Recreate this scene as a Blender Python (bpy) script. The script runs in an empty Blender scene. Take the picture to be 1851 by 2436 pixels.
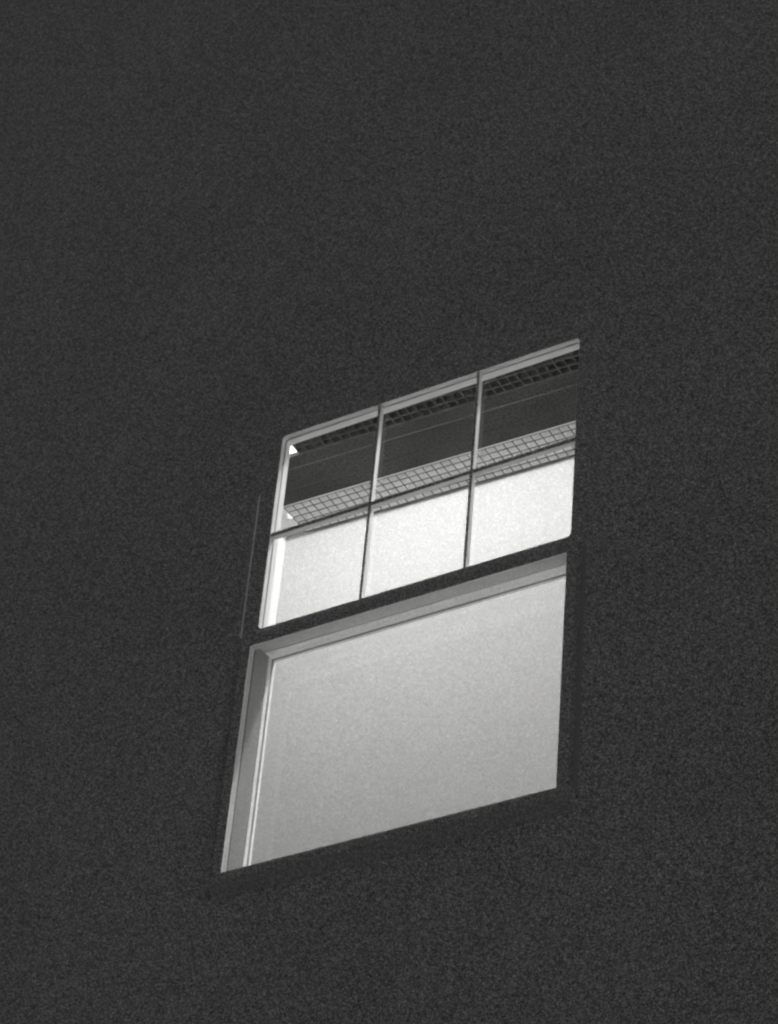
import bpy, bmesh, math, random
from mathutils import Matrix, Vector

sc = bpy.context.scene
col = sc.collection
Z0 = 7.04            # height of the meeting rail of the window above the ground
random.seed(4)

# ------------------------------------------------------------------ camera
cam_d = bpy.data.cameras.new("camera")
cam = bpy.data.objects.new("camera", cam_d)
col.objects.link(cam)
sc.camera = cam
YAW, PITCH, ROLL = math.radians(34.61578734), math.radians(37.80318362), 9.62396518e-02
F = Vector((-math.sin(YAW) * math.cos(PITCH), math.cos(YAW) * math.cos(PITCH), math.sin(PITCH)))
R0 = Vector((math.cos(YAW), math.sin(YAW), 0))
U0 = R0.cross(F)
RV = math.cos(ROLL) * R0 + math.sin(ROLL) * U0
UV = -math.sin(ROLL) * R0 + math.cos(ROLL) * U0
cam.matrix_world = Matrix(((RV.x, UV.x, -F.x, 4.71902797),
                           (RV.y, UV.y, -F.y, -6.12978643),
                           (RV.z, UV.z, -F.z, -5.43767617 + Z0),
                           (0, 0, 0, 1)))
cam_d.sensor_fit = 'VERTICAL'
cam_d.sensor_height = 36.0
cam_d.sensor_width = 27.36
cam_d.lens = 6630.49 / 2436 * 36.0
cam_d.clip_start = 0.1
cam_d.clip_end = 500.0

# ------------------------------------------------------------------ night sky and a faint added fill lamp from the right
world = bpy.data.worlds.new("World")
sc.world = world
world.use_nodes = True
wn, wl = world.node_tree.nodes, world.node_tree.links
bg = wn["Background"]
sky = wn.new("ShaderNodeTexSky")
sky.sky_type = 'NISHITA'
sky.sun_disc = False
sky.sun_elevation = math.radians(25)
sky.sun_rotation = math.radians(140)
bw = wn.new("ShaderNodeRGBToBW")
wl.new(sky.outputs[0], bw.inputs[0])
wl.new(bw.outputs[0], bg.inputs[0])
bg.inputs[1].default_value = 0.0235

side_fill_d = bpy.data.lights.new("side_fill", 'SUN')
side_fill_d.energy = 0.052
side_fill_d.angle = math.radians(10)
side_fill = bpy.data.objects.new("side_fill", side_fill_d)
col.objects.link(side_fill)
side_fill.location = (10, -12, 20)
side_fill.rotation_euler = (math.radians(66), 0, math.radians(58))

vs = sc.view_settings
vs.view_transform = 'Standard'
vs.look = 'None'
vs.exposure = 0
vs.gamma = 1
sc.cycles.use_denoising = True
sc.cycles.denoiser = 'OPENIMAGEDENOISE'
sc.cycles.denoising_input_passes = 'RGB_ALBEDO_NORMAL'
sc.cycles.denoising_prefilter = 'ACCURATE'
sc.cycles.caustics_reflective = False
sc.cycles.caustics_refractive = False
sc.cycles.sample_clamp_indirect = 6.0
sc.cycles.filter_width = 2.5
sc.cycles.max_bounces = 10
sc.cycles.diffuse_bounces = 6
sc.cycles.transparent_max_bounces = 16


# ------------------------------------------------------------------ materials
def principled(name, c, rough=0.6, metallic=0.0):
    m = bpy.data.materials.new(name)
    m.use_nodes = True
    b = m.node_tree.nodes["Principled BSDF"]
    b.inputs["Base Color"].default_value = (c, c, c * 0.993, 1)
    b.inputs["Roughness"].default_value = rough
    b.inputs["Metallic"].default_value = metallic
    return m


def speckled(name, c, amp, scale, rough=0.85, bump=0.0, grit=False, broad=0.0):
    """paint or render with a fine grain in its own colour and a little relief"""
    m = principled(name, c, rough)
    n, l = m.node_tree.nodes, m.node_tree.links
    b = n["Principled BSDF"]
    tc = n.new("ShaderNodeTexCoord")
    no = n.new("ShaderNodeTexNoise")
    no.inputs["Scale"].default_value = scale
    no.inputs["Detail"].default_value = 2.0
    no.inputs["Roughness"].default_value = 0.7
    l.new(tc.outputs["Object"], no.inputs["Vector"])
    mr = n.new("ShaderNodeMapRange")
    mr.inputs[1].default_value = 0.25
    mr.inputs[2].default_value = 0.75
    mr.inputs[3].default_value = 1 - amp
    mr.inputs[4].default_value = 1 + amp
    l.new(no.outputs[0], mr.inputs[0])
    val = mr.outputs[0]
    if grit:                                                              # roughcast: every grain has its own tone, a few are pale
        fl = n.new("ShaderNodeVectorMath")
        fl.operation = 'SCALE'
        fl.inputs["Scale"].default_value = scale
        l.new(tc.outputs["Object"], fl.inputs[0])
        vo = n.new("ShaderNodeTexVoronoi")
        vo.inputs["Scale"].default_value = 1.0
        l.new(fl.outputs[0], vo.inputs["Vector"])
        sp = n.new("ShaderNodeSeparateColor")
        l.new(vo.outputs["Color"], sp.inputs[0])
        pw = n.new("ShaderNodeMath")
        pw.operation = 'POWER'
        pw.inputs[1].default_value = 3.0
        l.new(sp.outputs[0], pw.inputs[0])
        gr = n.new("ShaderNodeMapRange")
        gr.inputs[3].default_value = 1 - 0.25 * amp
        gr.inputs[4].default_value = 1 + 0.75 * amp
        l.new(pw.outputs[0], gr.inputs[0])
        val = gr.outputs[0]
    if broad:
        nb = n.new("ShaderNodeTexNoise")
        nb.inputs["Scale"].default_value = 1.3
        nb.inputs["Detail"].default_value = 4.0
        l.new(tc.outputs["Object"], nb.inputs["Vector"])
        mb = n.new("ShaderNodeMapRange")
        mb.inputs[1].default_value = 0.3
        mb.inputs[2].default_value = 0.7
        mb.inputs[3].default_value = 1 - broad
        mb.inputs[4].default_value = 1 + broad
        l.new(nb.outputs[0], mb.inputs[0])
        mm = n.new("ShaderNodeMath")
        mm.operation = 'MULTIPLY'
        l.new(val, mm.inputs[0])
        l.new(mb.outputs[0], mm.inputs[1])
        val = mm.outputs[0]
    mul = n.new("ShaderNodeVectorMath")
    mul.operation = 'SCALE'
    mul.inputs[0].default_value = (c, c, c * 0.993)
    l.new(val, mul.inputs["Scale"])
    l.new(mul.outputs[0], b.inputs["Base Color"])
    if bump:
        bp = n.new("ShaderNodeBump")
        bp.inputs["Strength"].default_value = bump
        bp.inputs["Distance"].default_value = 0.003
        l.new(no.outputs[0], bp.inputs["Height"])
        l.new(bp.outputs[0], b.inputs["Normal"])
    return m


M_render = speckled("rough_wall_render", 0.33, 2.8, 420, 0.95, 0.0, grit=True, broad=0.06)
M_unlit_paint = speckled("dark_unlit_face_paint", 0.34, 2.6, 390, 0.7, grit=True)  # window tones split by face: outward ones as unlit, sides as lit
M_lit_paint = speckled("pale_lit_side_paint", 0.55, 0.06, 300, 0.5)
M_highlight = speckled("painted_highlight", 0.92, 0.05, 300, 0.35)  # raised tone paints the bright light strip on the lower sash
M_track = speckled("grey_track_paint", 0.28, 0.2, 250, 0.5)
M_plaster = speckled("white_plaster", 0.54, 0.30, 150, 0.9, 0.1)
M_back = speckled("grey_plaster", 0.21, 0.55, 260, 0.9, 0.0, grit=True)
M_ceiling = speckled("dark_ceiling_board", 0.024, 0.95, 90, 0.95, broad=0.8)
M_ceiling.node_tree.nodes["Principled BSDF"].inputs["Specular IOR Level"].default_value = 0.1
M_strip = speckled("grey_cover_strip", 0.017, 0.9, 60, 0.9)
M_floor = speckled("room_floor", 0.88, 0.1, 40, 0.6)
M_gasket = principled("dark_glazing_bead", 0.16, 0.6)
M_blade = principled("grey_aluminium_blade", 0.72, 0.6)
M_blade_dark = principled("dark_anodised_blade", 0.03, 0.45)
M_blade_dark.node_tree.nodes["Principled BSDF"].inputs["Specular IOR Level"].default_value = 0.1
M_edge_shade = principled("blade_edge_shade", 0.02, 0.6)
M_trough = principled("white_enamel_reflector", 0.82, 0.5)
M_ground = speckled("pale_paving", 0.4, 0.4, 60, 0.95)
M_roof = speckled("roof_felt", 0.08, 0.3, 60, 0.95)


def glass_material():
    m = bpy.data.materials.new("window_glass")
    m.use_nodes = True
    n, l = m.node_tree.nodes, m.node_tree.links
    n.remove(n["Principled BSDF"])
    t = n.new("ShaderNodeBsdfTransparent")
    t.inputs[0].default_value = (0.97, 0.97, 0.97, 1)
    g = n.new("ShaderNodeBsdfGlossy")
    g.inputs["Roughness"].default_value = 0.02
    lw = n.new("ShaderNodeLayerWeight")
    pw = n.new("ShaderNodeMath")
    pw.operation = 'POWER'
    l.new(lw.outputs["Facing"], pw.inputs[0])
    pw.inputs[1].default_value = 5.0
    f = n.new("ShaderNodeMapRange")
    f.inputs[3].default_value = 0.03
    f.inputs[4].default_value = 0.3
    l.new(pw.outputs[0], f.inputs[0])
    mx = n.new("ShaderNodeMixShader")
    l.new(f.outputs[0], mx.inputs[0])
    l.new(t.outputs[0], mx.inputs[1])
    l.new(g.outputs[0], mx.inputs[2])
    l.new(mx.outputs[0], n["Material Output"].inputs[0])
    return m


def screen_material():
    m = bpy.data.materials.new("insect_mesh")
    m.use_nodes = True
    n, l = m.node_tree.nodes, m.node_tree.links
    n.remove(n["Principled BSDF"])
    t = n.new("ShaderNodeBsdfTransparent")
    d = n.new("ShaderNodeBsdfDiffuse")
    d.inputs[0].default_value = (0.06, 0.06, 0.06, 1)
    tc = n.new("ShaderNodeTexCoord")
    no = n.new("ShaderNodeTexNoise")
    no.inputs["Scale"].default_value = 160
    l.new(tc.outputs["Object"], no.inputs["Vector"])
    mr = n.new("ShaderNodeMapRange")
    mr.inputs[1].default_value = 0.3
    mr.inputs[2].default_value = 0.7
    mr.inputs[3].default_value = SCREEN - 0.05
    mr.inputs[4].default_value = SCREEN + 0.05
    l.new(no.outputs[0], mr.inputs[0])
    mx = n.new("ShaderNodeMixShader")
    l.new(mr.outputs[0], mx.inputs[0])
    l.new(t.outputs[0], mx.inputs[1])
    l.new(d.outputs[0], mx.inputs[2])
    l.new(mx.outputs[0], n["Material Output"].inputs[0])
    return m


SCREEN = 0.13
M_shade_offset = speckled("sill_shade_offset", 0.46, 1.5, 390, 0.8, grit=True)
M_glass = glass_material()
M_screen = screen_material()


def tube_material(name, strength):
    m = bpy.data.materials.new(name)
    m.use_nodes = True
    n, l = m.node_tree.nodes, m.node_tree.links
    n.remove(n["Principled BSDF"])
    e = n.new("ShaderNodeEmission")
    e.inputs[0].default_value = (1, 1, 0.993, 1)
    e.inputs[1].default_value = strength
    l.new(e.outputs[0], n["Material Output"].inputs[0])
    return m


# ------------------------------------------------------------------ helpers
def empty(name, loc=(0, 0, 0), rz=0.0):
    o = bpy.data.objects.new(name, None)
    col.objects.link(o)
    o.location = loc
    o.rotation_euler = (0, 0, rz)
    o.empty_display_size = 0.2
    return o


def obj(name, bm, mats, parent=None):
    me = bpy.data.meshes.new(name)
    bm.normal_update()
    bm.to_mesh(me)
    bm.free()
    for m in (mats if isinstance(mats, (list, tuple)) else [mats]):
        me.materials.append(m)
    o = bpy.data.objects.new(name, me)
    col.objects.link(o)
    if parent is not None:
        o.parent = parent
    return o


def box(bm, x0, x1, y0, y1, z0, z1, mi=0):
    v = [bm.verts.new((x, y, z)) for z in (z0, z1) for y in (y0, y1) for x in (x0, x1)]
    for f in ((0, 2, 3, 1), (4, 5, 7, 6), (0, 1, 5, 4), (2, 6, 7, 3), (0, 4, 6, 2), (1, 3, 7, 5)):
        bm.faces.new([v[i] for i in f]).material_index = mi


def rect(x0, x1, z0, z1, r=0.0, corners=("bl", "br", "tr", "tl"), seg=6):
    pts = []
    for key, cx, cz, a0 in (("bl", x0, z0, 180), ("br", x1, z0, 270), ("tr", x1, z1, 0), ("tl", x0, z1, 90)):
        if r and key in corners:
            ox = cx + (r if "l" in key else -r)
            oz = cz + (r if "b" in key else -r)
            for k in range(seg + 1):
                a = math.radians(a0 + 90 * k / seg)
                pts.append((ox + r * math.cos(a), oz + r * math.sin(a)))
        else:
            pts.append((cx, cz))
    return pts


def ring(bm, outer, inner, y0, y1, front_mi=0, side_mi=0, outer_mi=None):
    """a flat frame in the x-z plane from y0 to y1: outer outline with one opening"""
    tmp = bmesh.new()
    vo = [tmp.verts.new((x, y0, z)) for x, z in outer]
    vi = [tmp.verts.new((x, y0, z)) for x, z in inner]
    ed = [tmp.edges.new((l[i], l[(i + 1) % len(l)])) for l in (vo, vi) for i in range(len(l))]
    bmesh.ops.triangle_fill(tmp, use_beauty=True, use_dissolve=False, edges=ed)
    tmp.verts.index_update()
    co = [v.co.copy() for v in tmp.verts]
    tris = [[v.index for v in f.verts] for f in tmp.faces]
    tmp.free()
    a = [bm.verts.new(c) for c in co]
    b = [bm.verts.new((c.x, y1, c.z)) for c in co]
    for t in tris:
        n = (co[t[1]] - co[t[0]]).cross(co[t[2]] - co[t[0]])
        t = t if n.y < 0 else t[::-1]
        bm.faces.new([a[i] for i in t]).material_index = front_mi
        bm.faces.new([b[i] for i in t[::-1]]).material_index = side_mi
    no = len(outer)
    for lo, hi, flip in ((0, no, False), (no, len(co), True)):
        k = hi - lo
        for i in range(k):
            q = [lo + i, lo + (i + 1) % k]
            f = [a[q[0]], b[q[0]], b[q[1]], a[q[1]]]
            f = f[::-1] if not flip else f
            bm.faces.new(f).material_index = side_mi if flip or outer_mi is None else outer_mi
    bmesh.ops.recalc_face_normals(bm, faces=bm.faces)


def bar(bm, x0, x1, y0, y1, z0, z1, front_mi=0, side_mi=0):
    """a box whose outward (-y) face has its own material"""
    n = len(bm.faces)
    box(bm, x0, x1, y0, y1, z0, z1, side_mi)
    bm.faces.ensure_lookup_table()
    bm.faces[n + 2].material_index = front_mi


# ------------------------------------------------------------------ ground
bm = bmesh.new()
v = [bm.verts.new(p) for p in ((-200, -200, 0), (200, -200, 0), (200, 200, 0), (-200, 200, 0))]
bm.faces.new(v)
g = obj("ground", bm, M_ground)
g["kind"] = "structure"

# ------------------------------------------------------------------ building
FY = -0.0025                    # face of the facade
WI = 0.117                     # inner face of the outer wall
OX0, OX1, OZ0, OZ1 = -0.09, 1.30, -1.03, 0.95
building = empty("building", (0, 0, 0))
building["label"] = "dark night facade in rough render with one lit window seen from below"
building["category"] = "building"

bm = bmesh.new()
ring(bm, rect(-11, 12, -Z0 + 0.004, 6.5), rect(OX0, OX1, OZ0, OZ1), FY, WI)
box(bm, -11, -10.8, WI, 8, -Z0 + 0.004, 6.5)
box(bm, 11.8, 12, WI, 8, -Z0 + 0.004, 6.5)
box(bm, -11, 12, 8, 8.2, -Z0 + 0.004, 6.5)
wall = obj("wall", bm, M_render, building)
wall.location.z = Z0
bm = bmesh.new()
box(bm, -11.15, 12.15, FY - 0.15, 8.35, 6.5, 6.7)
roof = obj("roof", bm, M_roof, building)
roof.location.z = Z0

# --- the lit room behind the window, turned a little against the facade
RA = math.radians(1.9)
PX, PY = -1.04, 1.423
RX0, RX1, RY1, CZ, FZ = -1.16, 4.6, 1.632, 1.9, -1.42
NY0, NY1, NX0 = 0.40, 1.155, -1.158      # near trough
GY0, GX0 = 1.423, -1.16                  # far trough


def room_obj(name, bm, m):
    bmesh.ops.transform(bm, matrix=Matrix.Translation((-PX, -PY, 0)), verts=bm.verts)
    o = obj(name, bm, m, building)
    o.location = (PX, PY, Z0)
    o.rotation_euler = (0, 0, RA)
    return o


bm = bmesh.new()
box(bm, RX0 - 0.1, RX1 + 0.1, RY1, RY1 + 0.1, FZ - 0.1, CZ + 0.35)      # back
room_obj("back_wall", bm, M_back)
bm = bmesh.new()
box(bm, RX0 - 0.1, RX0, 0.03, RY1, FZ - 0.1, CZ + 0.35)                  # left
room_obj("room_wall", bm, M_plaster)
bm = bmesh.new()
box(bm, RX1, RX1 + 0.1, 0.03, RY1, FZ - 0.1, CZ + 0.35)                  # right
room_obj("room_wall", bm, M_plaster)

bm = bmesh.new()                                                         # plaster on the inside of the outer wall
ring(bm, rect(RX0 - 0.1, RX1 + 0.3, FZ - 0.1, CZ + 0.35), rect(-0.085, 1.29, -1.02, 0.94), WI + 0.002, WI + 0.012)
o = obj("inner_wall_lining", bm, M_plaster, building)
o.location.z = Z0

bm = bmesh.new()
TH = 0.02
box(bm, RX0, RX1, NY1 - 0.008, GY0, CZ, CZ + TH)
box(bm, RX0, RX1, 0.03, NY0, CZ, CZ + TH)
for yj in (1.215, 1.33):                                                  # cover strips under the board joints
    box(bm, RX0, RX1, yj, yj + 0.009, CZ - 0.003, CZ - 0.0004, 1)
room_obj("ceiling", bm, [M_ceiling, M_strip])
bm = bmesh.new()
box(bm, RX0, RX1, 0.03, RY1, FZ - 0.1, FZ)
room_obj("floor", bm, M_floor)

# ------------------------------------------------------------------ window of the building
WM = [M_unlit_paint, M_lit_paint, M_gasket]
IX0, IX1 = 0.0, 1.2
bm = bmesh.new()                                                          # outer frame and inner lining
ring(bm, rect(OX0, OX1, OZ0, OZ1), rect(-0.066, 1.262, -1.0, 0.900), -0.0025, 0.002, 0, 0)
ring(bm, rect(OX0, OX1, OZ0, OZ1), rect(-0.075, 1.28, -0.99, 0.93), 0.053, WI, 0, 1)
window = obj("window", bm, WM, building)
window.location.z = Z0
window["label"] = "tall sash window, six panes above one wide screened pane, lit from inside"


def wpart(name, bm, m=WM):
    return obj(name, bm, m, window)


# upper sash: outward faces toned dark as unlit, sides pale as lit
bm = bmesh.new()
TOPZ = 0.847
ring(bm, rect(-0.0655, 1.2615, -0.063, 0.8998), rect(IX0, IX1, 0.0, TOPZ, 0.016), -0.0021, 0.050, 0, 1)
upper = wpart("upper_sash", bm)
bm = bmesh.new()
ring(bm, rect(IX0 - 0.002, IX1 + 0.002, -0.002, TOPZ + 0.002), rect(IX0 + 0.0015, IX1 - 0.0015, 0.0015, TOPZ - 0.0015, 0.016), 0.0185, 0.0215, 2, 2)
wpart("glazing_bead", bm)
MZ = 0.405
for k in (1, 2):
    bm = bmesh.new()
    xc = IX0 + 0.4 * k + 0.004
    bar(bm, xc - 0.0055, xc + 0.0050, 0.002, 0.022, MZ + 0.008, TOPZ, 0, 1)
    bar(bm, xc - 0.0055, xc + 0.0050, 0.002, 0.022, 0.0, MZ - 0.008, 0, 1)
    wpart("glazing_bar", bm)
bm = bmesh.new()
bar(bm, IX0, IX1, 0.0015, 0.022, MZ - 0.008, MZ + 0.008, 0, 1)
wpart("glazing_bar", bm)
bm = bmesh.new()
box(bm, IX0, IX1, 0.0235, 0.0265, 0.0, TOPZ)
wpart("glass_pane", bm, M_glass)

# lower sash, set further in
LZ0, LZ1 = -0.993, -0.063
bm = bmesh.new()
ring(bm, rect(-0.074, 1.279, LZ0, -0.01), rect(0.0015, 1.1985, -0.96, LZ1), 0.076, 0.0945, 1, 1)
ring(bm, rect(-0.074, 1.279, LZ0, -0.01), rect(0.0015, 1.1985, -0.96, LZ1), 0.1035, 0.115, 1, 1)
bar(bm, 0.0005, 1.1995, 0.0535, 0.0755, -0.0625, -0.002, 1, 1)             # interlock that closes the gap to the upper sash
lower = wpart("lower_sash", bm, [M_unlit_paint, M_highlight, M_gasket])
bm = bmesh.new()
ring(bm, rect(-0.003, 1.203, LZ0, -0.01), rect(0.0022, 1.1978, -0.957, LZ1 - 0.001), 0.0947, 0.1033, 2, 2)
wpart("glazing_bead", bm)
bm = bmesh.new()
box(bm, 0.0, 1.2, 0.0975, 0.1005, -0.96, LZ1)
wpart("glass_pane", bm, M_glass)
for xa, xb in ((-0.0658, 0.0), (1.2, 1.2618)):                             # side tracks the lower sash slides in
    bm = bmesh.new()
    bar(bm, xa, xb, -0.0022, 0.0755, -0.99, -0.0635, 0, 0)
    wpart("sash_track", bm, M_track)

# insect screen over the lower half
bm = bmesh.new()
ring(bm, rect(-0.0395, 1.2445, -0.972, -0.052), rect(-0.001, 1.206, -0.968, -0.088), -0.0325, -0.0205, 0, 1, 0)
ring(bm, rect(-0.0395, 1.2445, -0.972, -0.052), rect(-0.0025, 1.2085, -0.968, -0.086), -0.0203, -0.0028, 0, 1, 0)
wpart("screen_frame", bm)
bm = bmesh.new()
box(bm, -0.001, 1.206, -0.0270, -0.0262, -0.968, -0.088)
wpart("insect_screen", bm, M_screen)

for xa in (-0.068,):                                                # added pale strip paints the faintly lit edge of the frame
    bm = bmesh.new()
    box(bm, xa - 0.002, xa + 0.0025, -0.0058, -0.0028, -0.02, 0.60)
    wpart("lit_edge_strip", bm, M_highlight)

# sill
SX0, SX1 = -0.044, 1.256
bm = bmesh.new()
prof = [(-0.038, -0.977), (-0.035, -0.9745), (0.05, -0.972), (0.117, -0.972), (0.117, -1.029), (FY + 0.001, -1.029), (FY - 0.001, -1.046), (-0.038, -1.003)]
a = [bm.verts.new((SX0, y, z)) for y, z in prof]
b = [bm.verts.new((SX1, y, z)) for y, z in prof]
bm.faces.new(a)
bm.faces.new(b[::-1])
for i in range(len(prof)):
    j = (i + 1) % len(prof)
    bm.faces.new((a[i], b[i], b[j], a[j]))
bmesh.ops.recalc_face_normals(bm, faces=bm.faces)
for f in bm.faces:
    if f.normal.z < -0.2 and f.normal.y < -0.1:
        f.material_index = 1                                              # sloped underside toned paler to cancel its shade
wpart("sill", bm, [M_unlit_paint, M_shade_offset])


# ------------------------------------------------------------------ ceiling lights
def ceiling_light(label, x0, x1, xl, y0, yl, y1, rows, blade_h, tubes, blade_mat, th):
    """recessed trough y0..y1, egg-crate blades from xl and yl on; tubes at (y, z above ceiling, material)"""
    root = empty("ceiling_light", (PX, PY, Z0 + CZ), RA)
    root["label"] = label
    root["category"] = "ceiling light"
    root["group"] = "recessed ceiling lights of the lit room"
    H = 0.10
    t = 0.006
    T = Matrix.Translation((-PX, -PY, 0))

    def part(name, bm, m):
        bmesh.ops.transform(bm, matrix=T, verts=bm.verts)
        return obj(name, bm, m, root)
    bm = bmesh.new()
    box(bm, x0, x1, y0 + 0.001, y0 + t, 0.0005, H)
    box(bm, x0, x1, y1 - t, y1 - 0.001, 0.0205, H)
    box(bm, x0, x1, y0 + 0.001, y1 - 0.001, H, H + t)
    box(bm, x0, x0 + t, y0 + t, y1 - t, 0.0005, H)
    box(bm, x1 - t, x1, y0 + t, y1 - t, 0.0005, H)
    part("housing", bm, M_trough)
    bm = bmesh.new()
    pit = (y1 - yl - 2 * t) / rows
    ya, yb = yl + t, y1 - t
    for k in range(rows + 1):
        y = ya + pit * k
        y = min(max(y, ya + th), yb - th - 0.003)
        box(bm, xl, x1 - t, y - th, y + th, 0.001, blade_h)
    n = int((x1 - t - xl) / 0.0425)
    for i in range(n + 1):
        x = xl + 0.0425 * i
        for k in range(rows):
            a_, b_ = ya + pit * k, ya + pit * (k + 1)
            box(bm, x - th * 0.8, x + th * 0.8, a_ + th + 0.0005, b_ - th - 0.0005, 0.002, blade_h - 0.001)
    bm.normal_update()
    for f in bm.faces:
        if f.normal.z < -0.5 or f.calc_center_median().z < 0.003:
            f.material_index = 1                                          # shade painted on the lower edges of the blades
    part("louvre", bm, [blade_mat, M_edge_shade])
    for (yt, zt, em) in tubes:
        for s in range(4):
            xa = x0 + 0.03 + s * (x1 - x0 - 0.06) / 4
            xb = x0 + 0.03 + (s + 1) * (x1 - x0 - 0.06) / 4 - 0.05
            bm = bmesh.new()
            r = 0.013
            for (c0, c1, rr_, mi) in ((xa, xa + 0.015, r * 0.9, 1), (xa + 0.015, xb - 0.015, r, 0), (xb - 0.015, xb, r * 0.9, 1)):
                rings = []
                for x in (c0, c1):
                    rings.append([bm.verts.new((x, yt + rr_ * math.cos(2 * math.pi * q / 8), zt + rr_ * math.sin(2 * math.pi * q / 8))) for q in range(8)])
                for q in range(8):
                    w = (q + 1) % 8
                    bm.faces.new((rings[0][q], rings[0][w], rings[1][w], rings[1][q])).material_index = mi
                bm.faces.new(rings[0][::-1]).material_index = mi
                bm.faces.new(rings[1]).material_index = mi
            bmesh.ops.recalc_face_normals(bm, faces=bm.faces)
            part("fluorescent_tube", bm, [em[s] if isinstance(em, list) else em, M_trough])
    return root


T_a = tube_material("unseen_tube_left", 500.0)  # added out-of-view tubes that light the room, strength set per stretch
T_b = tube_material("unseen_tube_mid", 130.0)
T_c = tube_material("unseen_tube_right", 230.0)
T_d = tube_material("unseen_tube_end", 2100.0)
T_far = tube_material("fluorescent_soft", 1.5)
T_dim = tube_material("fluorescent_dim", 0.1)
ceiling_light("pale grey egg-crate ceiling light running along the top of the bright back wall",
              RX0 + 0.001, RX1 - 0.001, -1.05, GY0, GY0, RY1 - 0.002, 5, 0.042, [(1.48, 0.075, T_far), (1.57, 0.075, T_far)], M_blade, 0.0036)
ceiling_light("dark-bladed ceiling light just inside the window head, showing only faint dashes, with an added unseen tube row",
              NX0, RX1 - 0.001, -0.80, NY0, 0.973, NY1, 4, 0.042, [(0.46, 0.006, [T_a, T_b, T_c, T_d]), (1.06, 0.075, T_dim)], M_blade_dark, 0.0022)
